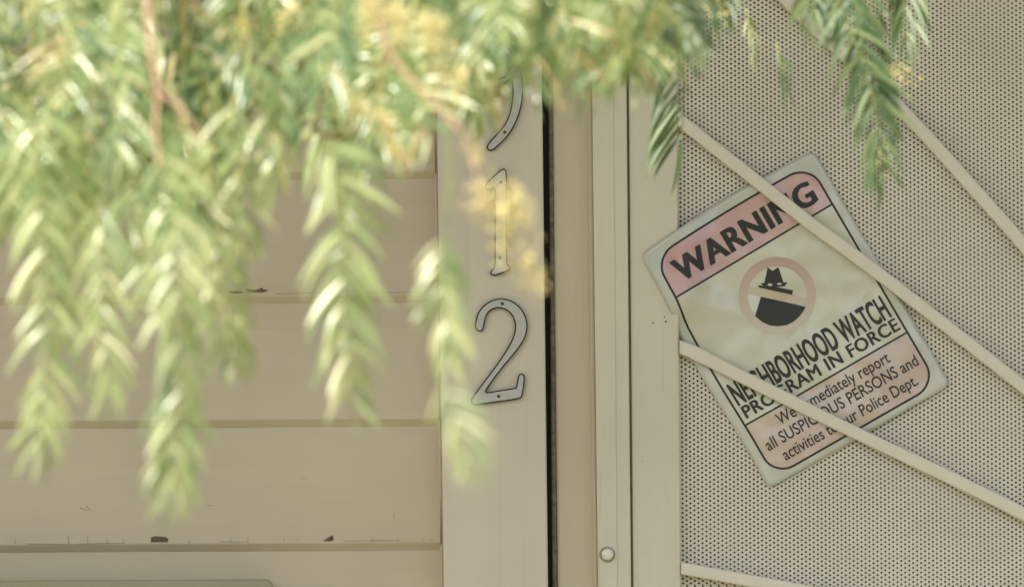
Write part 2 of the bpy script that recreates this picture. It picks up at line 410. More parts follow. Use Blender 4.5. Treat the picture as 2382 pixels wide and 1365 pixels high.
# ------------------------------------------------------------------ house numbers
R7 = lambda p: (1080 + p[0] / 4.706, 670 + p[1] / 4.706)
R8 = lambda p: (1060 + p[0] / 2.73, 160 + p[1] / 2.73)
two = [R7(p) for p in [(115, 400), (135, 290), (190, 205), (270, 143), (360, 113), (450, 113), (540, 145), (620, 210), (675, 300), (697, 410), (682, 510), (640, 600), (560, 710), (400, 895), (262, 1085), (236, 1128), (250, 1140), (400, 1112), (550, 1090), (568, 1082), (580, 1010), (590, 955), (610, 932), (640, 932), (667, 965), (655, 1080), (640, 1170), (628, 1198), (600, 1215), (360, 1250), (115, 1282), (82, 1272), (68, 1235), (85, 1190), (260, 960), (400, 770), (500, 610), (543, 510), (557, 420), (537, 320), (480, 252), (400, 218), (330, 223), (265, 265), (235, 330), (222, 400), (212, 450), (185, 478), (145, 472), (118, 440)]]
one = [R8(p) for p in [(178, 752), (190, 732), (240, 680), (288, 638), (310, 632), (326, 650), (326, 800), (326, 1000), (326, 1180), (328, 1238), (348, 1256), (348, 1276), (325, 1288), (255, 1315), (228, 1313), (217, 1295), (226, 1276), (246, 1265), (246, 1150), (246, 950), (246, 800), (246, 752), (218, 770), (190, 770)]]
nine = [R8(p) for p in [(193, 495), (205, 520), (228, 524), (255, 508), (335, 430), (388, 340), (420, 240), (430, 150), (425, 60), (400, -40), (350, -120), (280, -165), (210, -155), (155, -105), (125, -30), (128, 50), (150, 98), (200, 124), (260, 120), (320, 95), (352, 60), (362, 120), (356, 220), (335, 310), (290, 385), (225, 450)]]
nine_hole = [(270 + 72 * math.cos(a * math.pi / 8), -25 + 90 * math.sin(a * math.pi / 8)) for a in range(16)]
nine_hole = [R8(p) for p in nine_hole]
def number(name, label, outline, hole, screws):
    base = at(*max(outline, key=lambda p: p[1]), -0.048)
    t = thing(name, label, 'house number', base, 'metal house numbers on the trim board')
    p = chaikin(outline, 2); h = chaikin(hole, 1) if hole else None
    poly_solid('rim', p, -0.0512, -0.0462, M['rim'], t, h)
    hp = [q for q in inset(h, -3.2)] if h else None
    poly_solid('face', inset(p, 3.2), -0.0518, -0.0510, M['face'], t, hp)
    for c in screws: disc('screw', c, 0.0019, -0.0523, -0.0516, M['screw'], t, 12, 0.0002)
number('house_number', 'grey metal numeral 2 with black rim, lowest on the trim board', two, None, [(1168.5, 706), (1160, 921)])
number('house_number', 'grey metal numeral 1 partly behind yellow blossom on the trim board', one, None, [(1165, 424), (1163, 600)])
number('house_number', 'grey metal numeral with curved tail, topmost and half hidden by leaves', nine, nine_hole, [(1174, 308), (1166, 108)])

# ------------------------------------------------------------------ security screen door
door = thing('security_door', 'beige steel security screen door with perforated sheet and diagonal bars', 'door', (DX0 + 0.46, -0.03, 0.12))
DZ0, DZ1 = 0.13, 2.165
YS = -0.042                      # stile front
YP = -0.030                      # perforated sheet front
stile_in = ((1576, 370), (1583.5, 1365))
vboard('stile', ((1463, 280), (1472.5, 1365)), stile_in, YS, -0.012, M['metal'], door, 0.0018, DZ0, DZ1)
sx = xline(*stile_in, YS)
box('stile', DX1 - 0.06, DX1, YS, -0.012, DZ0, DZ1, M['metal'], door, 0.0018)
box('rail', sx(DZ0) + 0.0005, DX1 - 0.0605, YS + 0.001, -0.012, DZ0, DZ0 + 0.06, M['metal'], door, 0.0018)
box('rail', sx(DZ1) + 0.0005, DX1 - 0.0605, YS + 0.001, -0.012, DZ1 - 0.06, DZ1, M['metal'], door, 0.0018)
for c, r in (((1519, 751), 0.0011), ((1549, 748), 0.0014), ((1546, 737), 0.0009)):
    disc('paint_chip', c, r, YS - 0.0003, YS + 0.0005, M['chip'], door, 7)
# perforated sheet: real staggered holes where the picture looks, a plain continuation beyond
def perforated():
    ph, pv, r = 9.2 * 0.0005, 10.88 * 0.0005, 2.48 * 0.0005
    o = at(1586.5, 1006, YP)
    x_end, zlo, zhi = DX1 - 0.058, ZC - 0.46, ZC + 0.46
    nc = int((x_end - o.x) / ph); 
    ang = np.arange(12) * math.pi / 6
    circ = np.stack([np.cos(ang) * r, np.sin(ang) * r], 1)
    a_, b_ = ph, pv
    # hexagonal cell of a lattice staggered by half a pitch per column (vertical columns)
    q = (b_ * b_ / 4) / (2 * a_)           # corner shift so that cells tile
    hexc = np.array([(a_ / 2 + q, 0), (a_ / 2 - q, b_ / 2), (-(a_ / 2 - q), b_ / 2), (-(a_ / 2 + q), 0), (-(a_ / 2 - q), -b_ / 2), (a_ / 2 - q, -b_ / 2)])
    outer = np.empty((12, 2))
    for i in range(6):
        outer[2 * i] = hexc[i]; outer[2 * i + 1] = (hexc[i] + hexc[(i + 1) % 6]) / 2
    ctr = []
    for c in range(-2, nc + 1):
        off = 0.5 * pv if c % 2 else 0.0
        j0 = math.ceil((zlo - o.z - off) / pv); j1 = math.floor((zhi - o.z - off) / pv)
        for j in range(j0, j1 + 1): ctr.append((o.x + c * ph, o.z + off + j * pv))
    ctr = np.array(ctr); n = len(ctr)
    V = np.zeros((n, 36, 3))
    V[:, :12, 0] = ctr[:, None, 0] + outer[None, :, 0]; V[:, :12, 2] = ctr[:, None, 1] + outer[None, :, 1]; V[:, :12, 1] = YP
    V[:, 12:24, 0] = ctr[:, None, 0] + circ[None, :, 0]; V[:, 12:24, 2] = ctr[:, None, 1] + circ[None, :, 1]; V[:, 12:24, 1] = YP
    V[:, 24:, :] = V[:, 12:24, :]; V[:, 24:, 1] = YP + 0.0014
    V[:, :, 1] += 0.0005 * np.sin(V[:, :, 0] * 17 + V[:, :, 2] * 6) * np.sin(V[:, :, 2] * 11 + 1)
    F = []
    for i in range(12):
        jn = (i + 1) % 12
        F.append((i, jn, 12 + jn, 12 + i)); F.append((12 + i, 12 + jn, 24 + jn, 24 + i))
    F = (np.array(F)[None] + (np.arange(n) * 36)[:, None, None]).reshape(-1, 4)
    V = V.reshape(-1, 3)
    key = np.round(V / 2e-5).astype(np.int64)
    _, first, inv = np.unique(key, axis=0, return_index=True, return_inverse=True)
    V = V[first]; F = inv.reshape(-1)[F]
    me = bpy.data.meshes.new('perforated_sheet')
    me.vertices.add(len(V)); me.vertices.foreach_set('co', V.ravel())
    me.loops.add(F.size); me.loops.foreach_set('vertex_index', F.ravel().astype(np.int32))
    me.polygons.add(len(F)); me.polygons.foreach_set('loop_start', np.arange(0, F.size, 4, dtype=np.int32))
    me.update(calc_edges=True); me.validate()
    return link('perforated_sheet', me, M['perf'], door), x_end, zlo, zhi
ps, xe, zlo, zhi = perforated()
box('sheet_margin', DX0 + 0.05, xe - 0.004, YP + 0.0002, YP + 0.0014, DZ0 + 0.05, zlo + 0.001, M['perf'], door)
box('sheet_margin', DX0 + 0.05, xe - 0.004, YP + 0.0002, YP + 0.0014, zhi - 0.001, DZ1 - 0.05, M['perf'], door)
# diagonal bars (upper and lower photo edges)
def bar(upper, lower, yb=-0.0372, yf=-0.0455):
    n = 48
    U = smooth_path([(x, 0, y) for x, y in upper], n); L = smooth_path([(x, 0, y) for x, y in lower], n)
    v, f = [], []; m = 12; rs = random.Random(int(upper[0][1]))
    for u, l in zip(U, L):
        a = at(u[0], u[2], (yf + yb) / 2); b = at(l[0], l[2], (yf + yb) / 2)
        c = (a + b) / 2; h = (a - b) / 2; hy = (yf - yb) / 2
        for q in range(m):
            an = 2 * math.pi * q / m + math.pi / 12
            cs, sn = math.cos(an), math.sin(an)
            ex = 0.30
            s1 = math.copysign(abs(cs) ** ex, cs); s2 = math.copysign(abs(sn) ** ex, sn)
            v.append(c + h * s1 + Vector((0, hy * s2, 0)))
    for i in range(n - 1):
        f += [(i * m + q, i * m + (q + 1) % m, (i + 1) * m + (q + 1) % m, (i + 1) * m + q) for q in range(m)]
    f += [tuple(range(m)), tuple(range((n - 1) * m, n * m))[::-1]]
    o = pydata('bar', v, f, M['bar'], door, True)
    o.data.set_sharp_from_angle(angle=math.radians(50))
    bm = bmesh.new(); bm.from_mesh(o.data); bmesh.ops.recalc_face_normals(bm, faces=bm.faces[:]); bm.to_mesh(o.data); bm.free()
    return o
up1 = [(1577, 258), (1700, 355), (1881, 498), (1960, 555), (2106, 665), (2382, 881), (2600, 1055), (2900, 1285), (3212, 1515)]
bar(up1, [(x - (4 if k else 0), y + (35 if k else 37)) for k, (x, y) in enumerate(up1)])
up2 = [(1690, -170), (1850, 0), (2105, 242), (2313, 470), (2382, 548), (2600, 800), (2900, 1130), (3222, 1480)]
bar(up2, [(x - 22, y + 21) for x, y in up2])
bar([(1580.5, 790), (1626, 807), (1700, 846), (1849, 919.5), (1999, 994), (2220, 1098), (2382, 1178), (2600, 1285), (2900, 1425), (3212, 1570)],
    [(1580.5, 822), (1646, 853), (1720, 890), (1849, 954), (1969, 1012), (2220, 1132), (2382, 1212), (2600, 1320), (2900, 1460), (3212, 1605)])
bar([(1584, 1306), (1700, 1327), (1888, 1361.5), (2100, 1400), (2400, 1450), (2800, 1530), (3212, 1620)], [(1584, 1335), (1700, 1356), (1888, 1391), (2100, 1430), (2400, 1480), (2800, 1560), (3212, 1650)])

# ------------------------------------------------------------------ warning sign tucked behind the bars
def homography(s, d):
    A, b = [], []
    for (x, y), (u, v) in zip(s, d):
        A.append([x, y, 1, 0, 0, 0, -u * x, -u * y]); b.append(u)
        A.append([0, 0, 0, x, y, 1, -v * x, -v * y]); b.append(v)
    return np.append(np.linalg.solve(A, b), 1).reshape(3, 3)
HS = homography([(0, 0), (1, 0), (1, 1), (0, 1)], [(1491, 592), (1892, 350), (2212, 895), (1789, 1136)])
def sstep(t): t = min(1, max(0, t)); return t * t * (3 - 2 * t)
def uvpx(u, v):
    q = HS @ np.array([u, v, 1.0]); x, y = q[0] / q[2], q[1] / q[2]
    w = sstep((v - 0.20) / 0.16) * (1 - sstep((v - 0.5) / 0.4)) * max(0, 1 - u / 0.35) ** 2
    bow = 11 * math.sin(math.pi * min(1, max(0, u))) * max(0, 1 - v / 0.18) ** 2   # top edge bows out
    return x - 14 * w - bow * 0.45, y - bow * 0.8
def sign_y(px, py):
    y = -0.0338
    y -= 0.0009 * math.sin((px - 1500) / 95.0 + (py - 500) / 160.0) + 0.0006 * math.sin((py - px * 0.4) / 75.0)
    lift = sstep((1665 - px) / 80.0) * (1 - sstep((py - 712) / 50.0))
    y -= 0.0105 * lift
    return max(y, -0.0355) if lift < 0.02 else y
def on_sign(px, py, off): return at(px, py, sign_y(px, py) - off)
sign = thing('warning_sign', 'tilted faded plastic warning sign with red heading tucked behind the door bars', 'sign', at(1795, 1130, -0.034))
def sign_grid(name, u0, u1, v0, v1, nu, nv, off, mat, corners=(), r=0.02, thick=0.0):
    V, F = [], []
    for j in range(nv + 1):
        for i in range(nu + 1):
            u = u0 + (u1 - u0) * i / nu; v = v0 + (v1 - v0) * j / nv
            for cu, cv in corners:          # round this corner: 1 in u is 0.73 of 1 in v
                du = (u - (cu + (r if cu < 0.5 else -r))) * (1 if cu > 0.5 else -1)
                dv = (v - (cv + (r * .73 if cv < 0.5 else -r * .73))) * (1 if cv > 0.5 else -1) / 0.73
                if du > 0 and dv > 0:
                    L = math.hypot(du, dv); m = max(du, dv); k = m / L
                    u = (cu + (r if cu < 0.5 else -r)) + du * k * (1 if cu > 0.5 else -1)
                    v = (cv + (r * .73 if cv < 0.5 else -r * .73)) + dv * k * 0.73 * (1 if cv > 0.5 else -1)
            V.append(on_sign(*uvpx(u, v), off))
    w = nu + 1
    F = [(j * w + i, (j + 1) * w + i, (j + 1) * w + i + 1, j * w + i + 1) for j in range(nv) for i in range(nu)]
    o = pydata(name, V, F, mat, sign, True)
    if thick:
        s = o.modifiers.new('solidify', 'SOLIDIFY'); s.thickness = thick; s.offset = -1
    return o
sign_grid('sign_sheet', 0, 1, 0, 1, 48, 64, 0.0, M['signedge'], [(0, 0), (1, 0), (0, 1), (1, 1)], 0.035, 0.0012)
BU0, BU1, BV0, BV1, RR = 0.050, 0.948, 0.040, 0.972, 0.11
sign_grid('print_panel', BU0, BU1, 0.212, 0.759, 40, 40, 0.00018, M['sign'])
sign_grid('heading_band', BU0, BU1, BV0, 0.212, 44, 14, 0.00018, M['red'], [(BU0, BV0), (BU1, BV0)], RR)
sign_grid('message_band', BU0, BU1, 0.759, BV1, 44, 16, 0.00018, M['pink'], [(BU0, BV1), (BU1, BV1)], RR)
def strip(paths, wpx, name='border_line', off=0.0004):
    V, F = [], []
    for P, closed in paths:
        P = [np.array(p) for p in P]; n = len(P); k0 = len(V)
        for i in range(n):
            t = (P[(i + 1) % n] - P[i - 1]) if closed else (P[min(n - 1, i + 1)] - P[max(0, i - 1)])
            nn = np.array([-t[1], t[0]]) / (np.hypot(*t) or 1) * wpx / 2
            V.append(on_sign(*(P[i] + nn), off)); V.append(on_sign(*(P[i] - nn), off))
        for i in range(n if closed else n - 1):
            a = k0 + 2 * i; b = k0 + 2 * ((i + 1) % n); F.append((a, a + 1, b + 1, b))
    return pydata(name, V, F, M['ink'], sign)
path = []
r_u, r_v = RR, RR * 0.73
for cu, cv, a0 in ((BU1 - r_u, BV0 + r_v, -90), (BU1 - r_u, BV1 - r_v, 0), (BU0 + r_u, BV1 - r_v, 90), (BU0 + r_u, BV0 + r_v, 180)):
    for q in range(13):
        a = math.radians(a0 + 90 * q / 12); path.append((cu + r_u * math.cos(a), cv + r_v * math.sin(a)))
dense = []
for i in range(len(path)):
    a, b = np.array(path[i]), np.array(path[(i + 1) % len(path)]); n = max(1, int(np.hypot(*(b - a)) / 0.02))
    dense += [tuple(a + (b - a) * t / n) for t in range(n)]
strip([([uvpx(*p) for p in dense], True)], 5.0)
strip([([uvpx(BU0 + (BU1 - BU0) * t / 40, 0.212) for t in range(41)], False)], 4.4)
strip([([uvpx(BU0 + (BU1 - BU0) * t / 40, 0.759) for t in range(41)], False)], 4.4)
def text(name, body, p0, p1, cap, bold, off=0.0006, spacing=1.0):
    cu = bpy.data.curves.new('text', 'FONT'); cu.body = body; cu.offset = 0.0 if bold > 0.01 else bold; cu.resolution_u = 4; cu.space_character = spacing
    to = bpy.data.objects.new('text', cu); COL.objects.link(to)
    bpy.context.view_layer.update()
    dg = bpy.context.evaluated_depsgraph_get()
    me = bpy.data.meshes.new_from_object(to.evaluated_get(dg))
    bpy.data.objects.remove(to); bpy.data.curves.remove(cu)
    bm = bmesh.new(); bm.from_mesh(me); bmesh.ops.triangulate(bm, faces=bm.faces[:])
    for _ in range(3):
        lg = [e for e in bm.edges if e.calc_length() > 0.3]
        if lg: bmesh.ops.subdivide_edges(bm, edges=lg, cuts=1); bmesh.ops.triangulate(bm, faces=bm.faces[:])
    # heavier weights: the same letters laid a hair apart, each a few microns above the last
    base = bm.verts[:]; sh = bold
    copies = [(0, 0)] + ([(-sh, -sh * .4), (sh, -sh * .4), (-sh, sh * .4), (sh, sh * .4)] if bold > 0.01 else [])
    flat_v = [(w.co.x, w.co.y) for w in base]; idx = {w: i for i, w in enumerate(base)}
    faces = [tuple(idx[w] for w in f.verts) for f in bm.faces]; bm.free()
    xs = [p[0] for p in flat_v]; x0, x1 = min(xs) - sh, max(xs) + sh; ch = 0.682 + 0.8 * sh
    V, F = [], []
    for n_, (dx, dy) in enumerate(copies):
        k0 = len(V)
        for x, y in flat_v:
            s_ = (x + dx - x0) / (x1 - x0); t = (y + dy + sh * .4) / ch
            V.append(on_sign(p0[0] + (p1[0] - p0[0]) * s_ + cap[0] * t, p0[1] + (p1[1] - p0[1]) * s_ + cap[1] * t, off + n_ * 3e-5))
        F += [tuple(q + k0 for q in f) for f in faces]
    bpy.data.meshes.remove(me)
    return pydata(name, V, F, M['ink'], sign)
text('heading_lettering', 'WARNING', (1585, 659), (1906, 467), (-28.5, -48.5), 0.042, spacing=1.06)
text('title_lettering', 'NEIGHBORHOOD WATCH', (1718, 945), (2076, 736), (-29.5, -49), 0.036, spacing=1.02)
text('title_lettering', 'PROGRAM IN FORCE', (1737, 974), (2096, 765), (-15.5, -26.5), 0.028, spacing=1.06)
text('message_lettering', 'We immediately report', (1814, 989), (2073, 840), (-13, -24), 0.009)
text('message_lettering', 'all SUSPICIOUS PERSONS and', (1788, 1049), (2139, 847), (-13, -24), 0.009)
text('message_lettering', 'activities to our Police Dept.', (1828, 1071), (2138, 893), (-13, -24), 0.009)
# emblem: ring with slash over a hatted silhouette
R4 = lambda p: (1680 + p[0] / 6.204, 580 + p[1] / 6.204)
def emblem(name, pts, off, mat):
    bm = bmesh.new(); vs = [bm.verts.new((p[0], p[1], 0)) for p in pts]
    es = [bm.edges.new((vs[i], vs[(i + 1) % len(vs)])) for i in range(len(vs))]
    bmesh.ops.triangle_fill(bm, use_beauty=True, edges=es, normal=(0, 0, 1))
    for _ in range(2):
        lg = [e for e in bm.edges if e.calc_length() > 18]
        if lg: bmesh.ops.subdivide_edges(bm, edges=lg, cuts=1); bmesh.ops.triangulate(bm, faces=bm.faces[:])
    for w in bm.verts: w.co = on_sign(w.co.x, w.co.y, off)
    bmesh.ops.recalc_face_normals(bm, faces=bm.faces[:])
    me = bpy.data.meshes.new(name); bm.to_mesh(me); bm.free(); return link(name, me, mat, sign)
C4, RO, RI = (795, 668), 558, 425
V, F = [], []
for q in range(64):
    a = 2 * math.pi * q / 64
    for r in (RO, (RO + RI) / 2, RI): V.append(on_sign(*R4((C4[0] + r * math.cos(a), C4[1] + r * math.sin(a))), 0.0004))
for q in range(64):
    a, b = 3 * q, 3 * ((q + 1) % 64); F += [(a, a + 1, b + 1, b), (a + 1, a + 2, b + 2, b + 1)]
pydata('emblem_ring', V, F, M['ring'], sign)
emblem('emblem_slash', [R4(p) for p in [(372, 522), (600, 570), (900, 632), (1228, 700), (1215, 818), (900, 755), (560, 682), (372, 642)]], 0.0005, M['slash'])
emblem('emblem_hat', [R4(p) for p in [(655, 262), (725, 310), (812, 258), (850, 370), (882, 476), (938, 476), (903, 530), (785, 545), (1022, 590), (1008, 657), (760, 600), (532, 550), (515, 520), (590, 522), (560, 497), (545, 488), (608, 486), (632, 380)]], 0.0007, M['ink'])
emblem('emblem_cape', [R4(p) for p in [(560, 682), (880, 752), (1205, 828), (1175, 885), (1115, 965), (1035, 1040), (930, 1092), (800, 1110), (680, 1095), (575, 1045), (475, 960)]], 0.0007, M['ink'])
for cx, cy, rx, ry in ((690, 510, 36, 19), (825, 498, 36, 15)):
    emblem('emblem_eye', [R4((cx + rx * math.cos(a * math.pi / 5), cy + ry * math.sin(a * math.pi / 5))) for a in range(10)], 0.0009, M['sign'])

# ------------------------------------------------------------------ pepper tree: hanging fronds in front of the house
tree = thing('pepper_tree', 'sunlit drooping pepper tree with narrow leaflets and yellow blossom hanging before the wall', 'tree', (-1.9, -2.9, 0))
rnd = random.Random(11)
def leaflet_arrays(sickle, droop, fold, w):
    n = 6; V, F = [], []
    for i in range(n + 1):
        t = i / n; hw = w * (math.sin(math.pi * min(1, t * 0.93 + 0.045)) ** 0.75) * (1.12 - 0.35 * t)
        if i == n: hw = 0.002
        c = np.array([t, sickle * t * t, -droop * t * t])
        V += [c + (0, hw, fold * hw), c, c + (0, -hw, fold * hw)]
    for i in range(n):
        a = 3 * i; F += [(a, a + 1, a + 4, a + 3), (a + 1, a + 2, a + 5, a + 4)]
    return np.array(V), np.array(F)
LEAF = [leaflet_arrays(s, d, f, w) for s, d, f, w in ((0.20, 0.12, 0.30, 0.054), (0.30, 0.18, 0.25, 0.048), (0.16, 0.06, 0.35, 0.060), (0.24, 0.24, 0.25, 0.052))]
LEAF_ME = []
for V, F in LEAF:
    for mk in ('leaf', 'leafdark', 'leafpale'):
        me = bpy.data.meshes.new('leaflet'); me.from_pydata([tuple(p) for p in V], [], [tuple(f) for f in F]); me.materials.append(M[mk])
        me.polygons.foreach_set('use_smooth', [True] * len(me.polygons)); LEAF_ME.append(me)
def leaf_frame(pos, d, nrm, L, tan):
    d = d.normalized(); y = nrm.cross(d).normalized(); z = d.cross(y)
    if y.dot(tan) < 0: y = -y
    m = Matrix((d, y, z)).transposed().to_4x4()
    return Matrix.Translation(pos) @ m @ Matrix.Diagonal((L, L, L, 1))
hero_leaves = [0]
def frond(path3d, llen, npairs, spread=50, az=0.0, mat='leaf', hero=False, tip=0.9, jitter=1.0, sides=(1, 1), width=1.0, upface=0.4):
    """one compound leaf: rachis along path3d, leaflet pairs llen metres long"""
    P = smooth_path(path3d, npairs + 3)
    rv, rf = tube([Vector(p) for p in P], [0.0011 * (1 - 0.7 * i / len(P)) for i in range(len(P))], 5)
    items = []
    for i in range(1, len(P)):
        t = i / (len(P) - 1); p = Vector(P[i]); tan = (Vector(P[i]) - Vector(P[i - 1])).normalized()
        side0 = tan.cross(Vector((math.sin(az), -math.cos(az), 0.0)))
        if side0.length < 0.05: side0 = Vector((1, 0, 0))
        side0.normalize()
        if i == len(P) - 1: sd = [(0, tan)]
        else: sd = [(1, None), (-1, None)]
        for s, dd in sd:
            if s and not sides[0 if s > 0 else 1]: continue
            if rnd.random() < 0.05: continue
            a = math.radians(spread * (1 - 0.25 * t) + rnd.uniform(-9, 9) * jitter)
            d = dd or (side0 * s * math.sin(a) + tan * math.cos(a))
            d = d + Vector((rnd.uniform(-.14, .14), rnd.uniform(-.28, .28), rnd.uniform(-.1, .1))) * jitter
            nrm = Vector((rnd.uniform(-.4, .4) * jitter - 0.15, -1 + upface * rnd.uniform(-.3, .4), upface + rnd.uniform(-.25, .45) * jitter))
            L = llen * (0.72 + 0.5 * math.sin(math.pi * min(1, 0.18 + t * 0.7))) * (1 - (1 - tip) * t ** 2) * rnd.uniform(0.85, 1.12)
            items.append((leaf_frame(p + Vector((0, rnd.uniform(-.002, .002), rnd.uniform(-.003, .003))), d, nrm, L, tan), rnd.randrange(4)))
    if hero:
        o = pydata('frond', rv, rf, M['stem'], tree, True)
        o.matrix_parent_inverse = Matrix.Translation(-tree.location)
        for mtx, k in items:
            l = bpy.data.objects.new('leaflet', LEAF_ME[3 * k + ('leaf', 'leafdark', 'leafpale').index(mat)]); COL.objects.link(l)
            l.parent = o; l.matrix_basis = mtx; hero_leaves[0] += 1
            l.scale.y *= width
        return o
    Vs = [np.array([tuple(q) for q in rv])]; Fs = [list(f) for f in rf]; mi = [1] * len(rf); k0 = len(rv)
    for mtx, k in items:
        V, F = LEAF[k]; A = np.array(mtx)
        Vs.append((V * (1, width, 1)) @ A[:3, :3].T + A[:3, 3]); Fs += [[int(q) + k0 for q in f] for f in F]; mi += [0] * len(F); k0 += len(V)
    o = pydata('frond', np.concatenate(Vs), Fs, None, tree, True)
    o.data.materials.append(M[mat]); o.data.materials.append(M['stem'])
    o.data.polygons.foreach_set('material_index', mi)
    return o
def px3(pts, Y, dy=0.0):
    n = len(pts)
    return [at(x, y, Y + dy * i / max(1, n - 1)) for i, (x, y) in enumerate(pts)]
def mm(px, Y): return px * 0.0005 * (9 + Y) / 9.0

# --- hero fronds, leaflet by leaflet (photo course, depth, leaflet length in photo px, pairs)
def hero(pts, Y, lpx, n, **kw):
    kw.setdefault('mat', 'leafpale')
    return frond(px3(pts, Y, kw.pop('dy', 0.0)), mm(lpx, Y), n, hero=True, **kw)
hero([(70, 230), (92, 430), (106, 600), (110, 760), (102, 920), (90, 1040)], -2.3, 122, 25, az=0.15, spread=56)
hero([(236, 450), (240, 600), (240, 760), (250, 860), (252, 920)], -2.35, 98, 15, az=-0.3, spread=54)
hero([(372, 340), (396, 520), (412, 700), (418, 880), (412, 1020), (402, 1145)], -2.5, 128, 26, az=0.3, spread=53)
hero([(480, 400), (505, 540), (522, 670), (538, 770), (550, 835)], -2.25, 108, 14, az=0.3, spread=52)
hero([(735, 320), (785, 395), (800, 520), (798, 660), (806, 800), (820, 950)], -2.35, 132, 22, az=0.3, spread=60)
hero([(1035, 540), (1026, 640), (1036, 740), (1052, 830)], -2.6, 100, 12, az=0.2, spread=54, width=1.2)
hero([(1025, 880), (1055, 950), (1080, 1030), (1092, 1075)], -3.0, 92, 6, az=-0.2, spread=56, width=1.2)
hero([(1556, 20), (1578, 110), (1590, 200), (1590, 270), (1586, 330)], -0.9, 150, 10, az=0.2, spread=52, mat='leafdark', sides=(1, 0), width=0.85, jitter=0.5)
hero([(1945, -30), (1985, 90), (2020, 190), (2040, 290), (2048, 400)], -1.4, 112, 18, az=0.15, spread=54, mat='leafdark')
hero([(1470, -60), (1478, 30), (1480, 100), (1485, 150)], -2.1, 130, 8, az=0.0, spread=70)
hero([(655, 330), (640, 400), (625, 440)], -2.2, 90, 3, az=0.3, spread=40)
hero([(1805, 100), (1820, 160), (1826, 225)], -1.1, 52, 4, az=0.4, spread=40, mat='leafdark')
hero([(1735, 20), (1748, 80), (1752, 140)], -1.0, 50, 3, az=0.7, spread=40)

# finer companion fronds on the same strands
for pts, Y, lpx, n, az in (([(70, 230), (98, 430), (112, 600), (116, 760), (106, 900), (92, 1000)], -2.26, 105, 22, -0.5), ([(236, 470), (246, 600), (246, 760), (256, 900)], -2.3, 85, 13, 0.5),
                          ([(372, 360), (400, 540), (418, 720), (424, 900), (414, 1060), (404, 1130)], -2.46, 108, 24, -0.35), ([(480, 420), (512, 560), (530, 690), (552, 820)], -2.2, 92, 13, -0.4),
                          ([(750, 330), (795, 430), (806, 560), (804, 700), (812, 830), (824, 960)], -2.3, 108, 20, -0.45), ([(1036, 560), (1032, 660), (1044, 760), (1054, 830)], -2.55, 80, 10, -0.5)):
    frond(px3(pts, Y), mm(lpx * 0.82, Y), int(n * 0.9), spread=48, az=az, mat='leafpale', jitter=0.8, width=0.9)
for sx_, sy_ in ((20, 360), (150, 420), (300, 430), (445, 440), (560, 400), (330, 560), (180, 560)):
    Y = rnd.uniform(-2.4, -2.1)
    frond(px3([(sx_ - 20, sy_ - 170), (sx_, sy_), (sx_ + 8, sy_ + 170)], Y), mm(105, Y), 10, spread=56, az=rnd.uniform(-.5, .5), mat='leafpale')
# --- dense fronds above: lower limit of the leafy mass as read off the photograph
lim_x = [-60, 60, 160, 300, 420, 560, 640, 760, 880, 980, 1080, 1180, 1260, 1400, 1560, 1640, 1750, 1950, 2150, 2400]
lim_y = [520, 500, 510, 570, 560, 500, 350, 370, 370, 330, 270, 215, 170, 195, 190, 40, 60, 60, 30, 10]
def limit(x): return float(np.interp(x, lim_x, lim_y))
for count in range(215):
    back = count < 100                    # fronds deeper in, shaded by the ones in front and mostly given the shade colour
    x = rnd.uniform(-120, 1590)
    lo = limit(x); L = rnd.uniform(200, 380)
    yb = rnd.uniform(-120, lo - 30) if back or rnd.random() < 0.65 else lo + rnd.uniform(-70, 40)
    y0 = yb - L; Y = rnd.uniform(-1.75, -1.5) if back else rnd.uniform(-2.3, -1.75)
    sway = rnd.uniform(-150, 150)
    path = px3([(x - sway, y0), (x - sway * 0.35, y0 + L * 0.35), (x, y0 + L * 0.7), (x + sway * 0.1, yb)], Y, rnd.uniform(-.12, .12))
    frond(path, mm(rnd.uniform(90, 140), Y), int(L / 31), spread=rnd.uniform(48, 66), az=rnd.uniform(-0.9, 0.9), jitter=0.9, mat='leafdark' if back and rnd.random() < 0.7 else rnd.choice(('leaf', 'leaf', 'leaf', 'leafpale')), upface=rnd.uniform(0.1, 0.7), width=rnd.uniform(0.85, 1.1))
for x, yb in ((1125, 170), (1190, 195), (1175, 130), (1235, 165), (1150, 100), (1215, 90), (1010, 290), (960, 310), (1080, 220), (900, 300)):
    Y = rnd.uniform(-2.3, -1.9); L = rnd.uniform(230, 320); sw = rnd.uniform(-90, 90)
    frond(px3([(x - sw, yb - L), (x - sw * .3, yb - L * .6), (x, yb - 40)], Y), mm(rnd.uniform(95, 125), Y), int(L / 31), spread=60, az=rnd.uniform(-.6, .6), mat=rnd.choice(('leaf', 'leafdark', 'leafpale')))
for x, y0, y1, Y in ((1980, -160, 60, -1.1), (2110, -180, 110, -1.1), (1905, -190, 30, -1.2), (1690, -220, 20, -1.3), (2030, -150, 170, -1.05), (1640, -200, 60, -1.3), (1935, -170, 60, -1.35), (1890, -150, 50, -1.35), (2010, -60, 250, -1.38), (2040, 60, 400, -1.36)):
    frond(px3([(x - 30, y0), (x - 5, (y0 + y1) / 2), (x, y1)], Y), mm(rnd.uniform(80, 110), Y), 12, spread=50, az=rnd.uniform(-.8, .8), mat='leafdark')

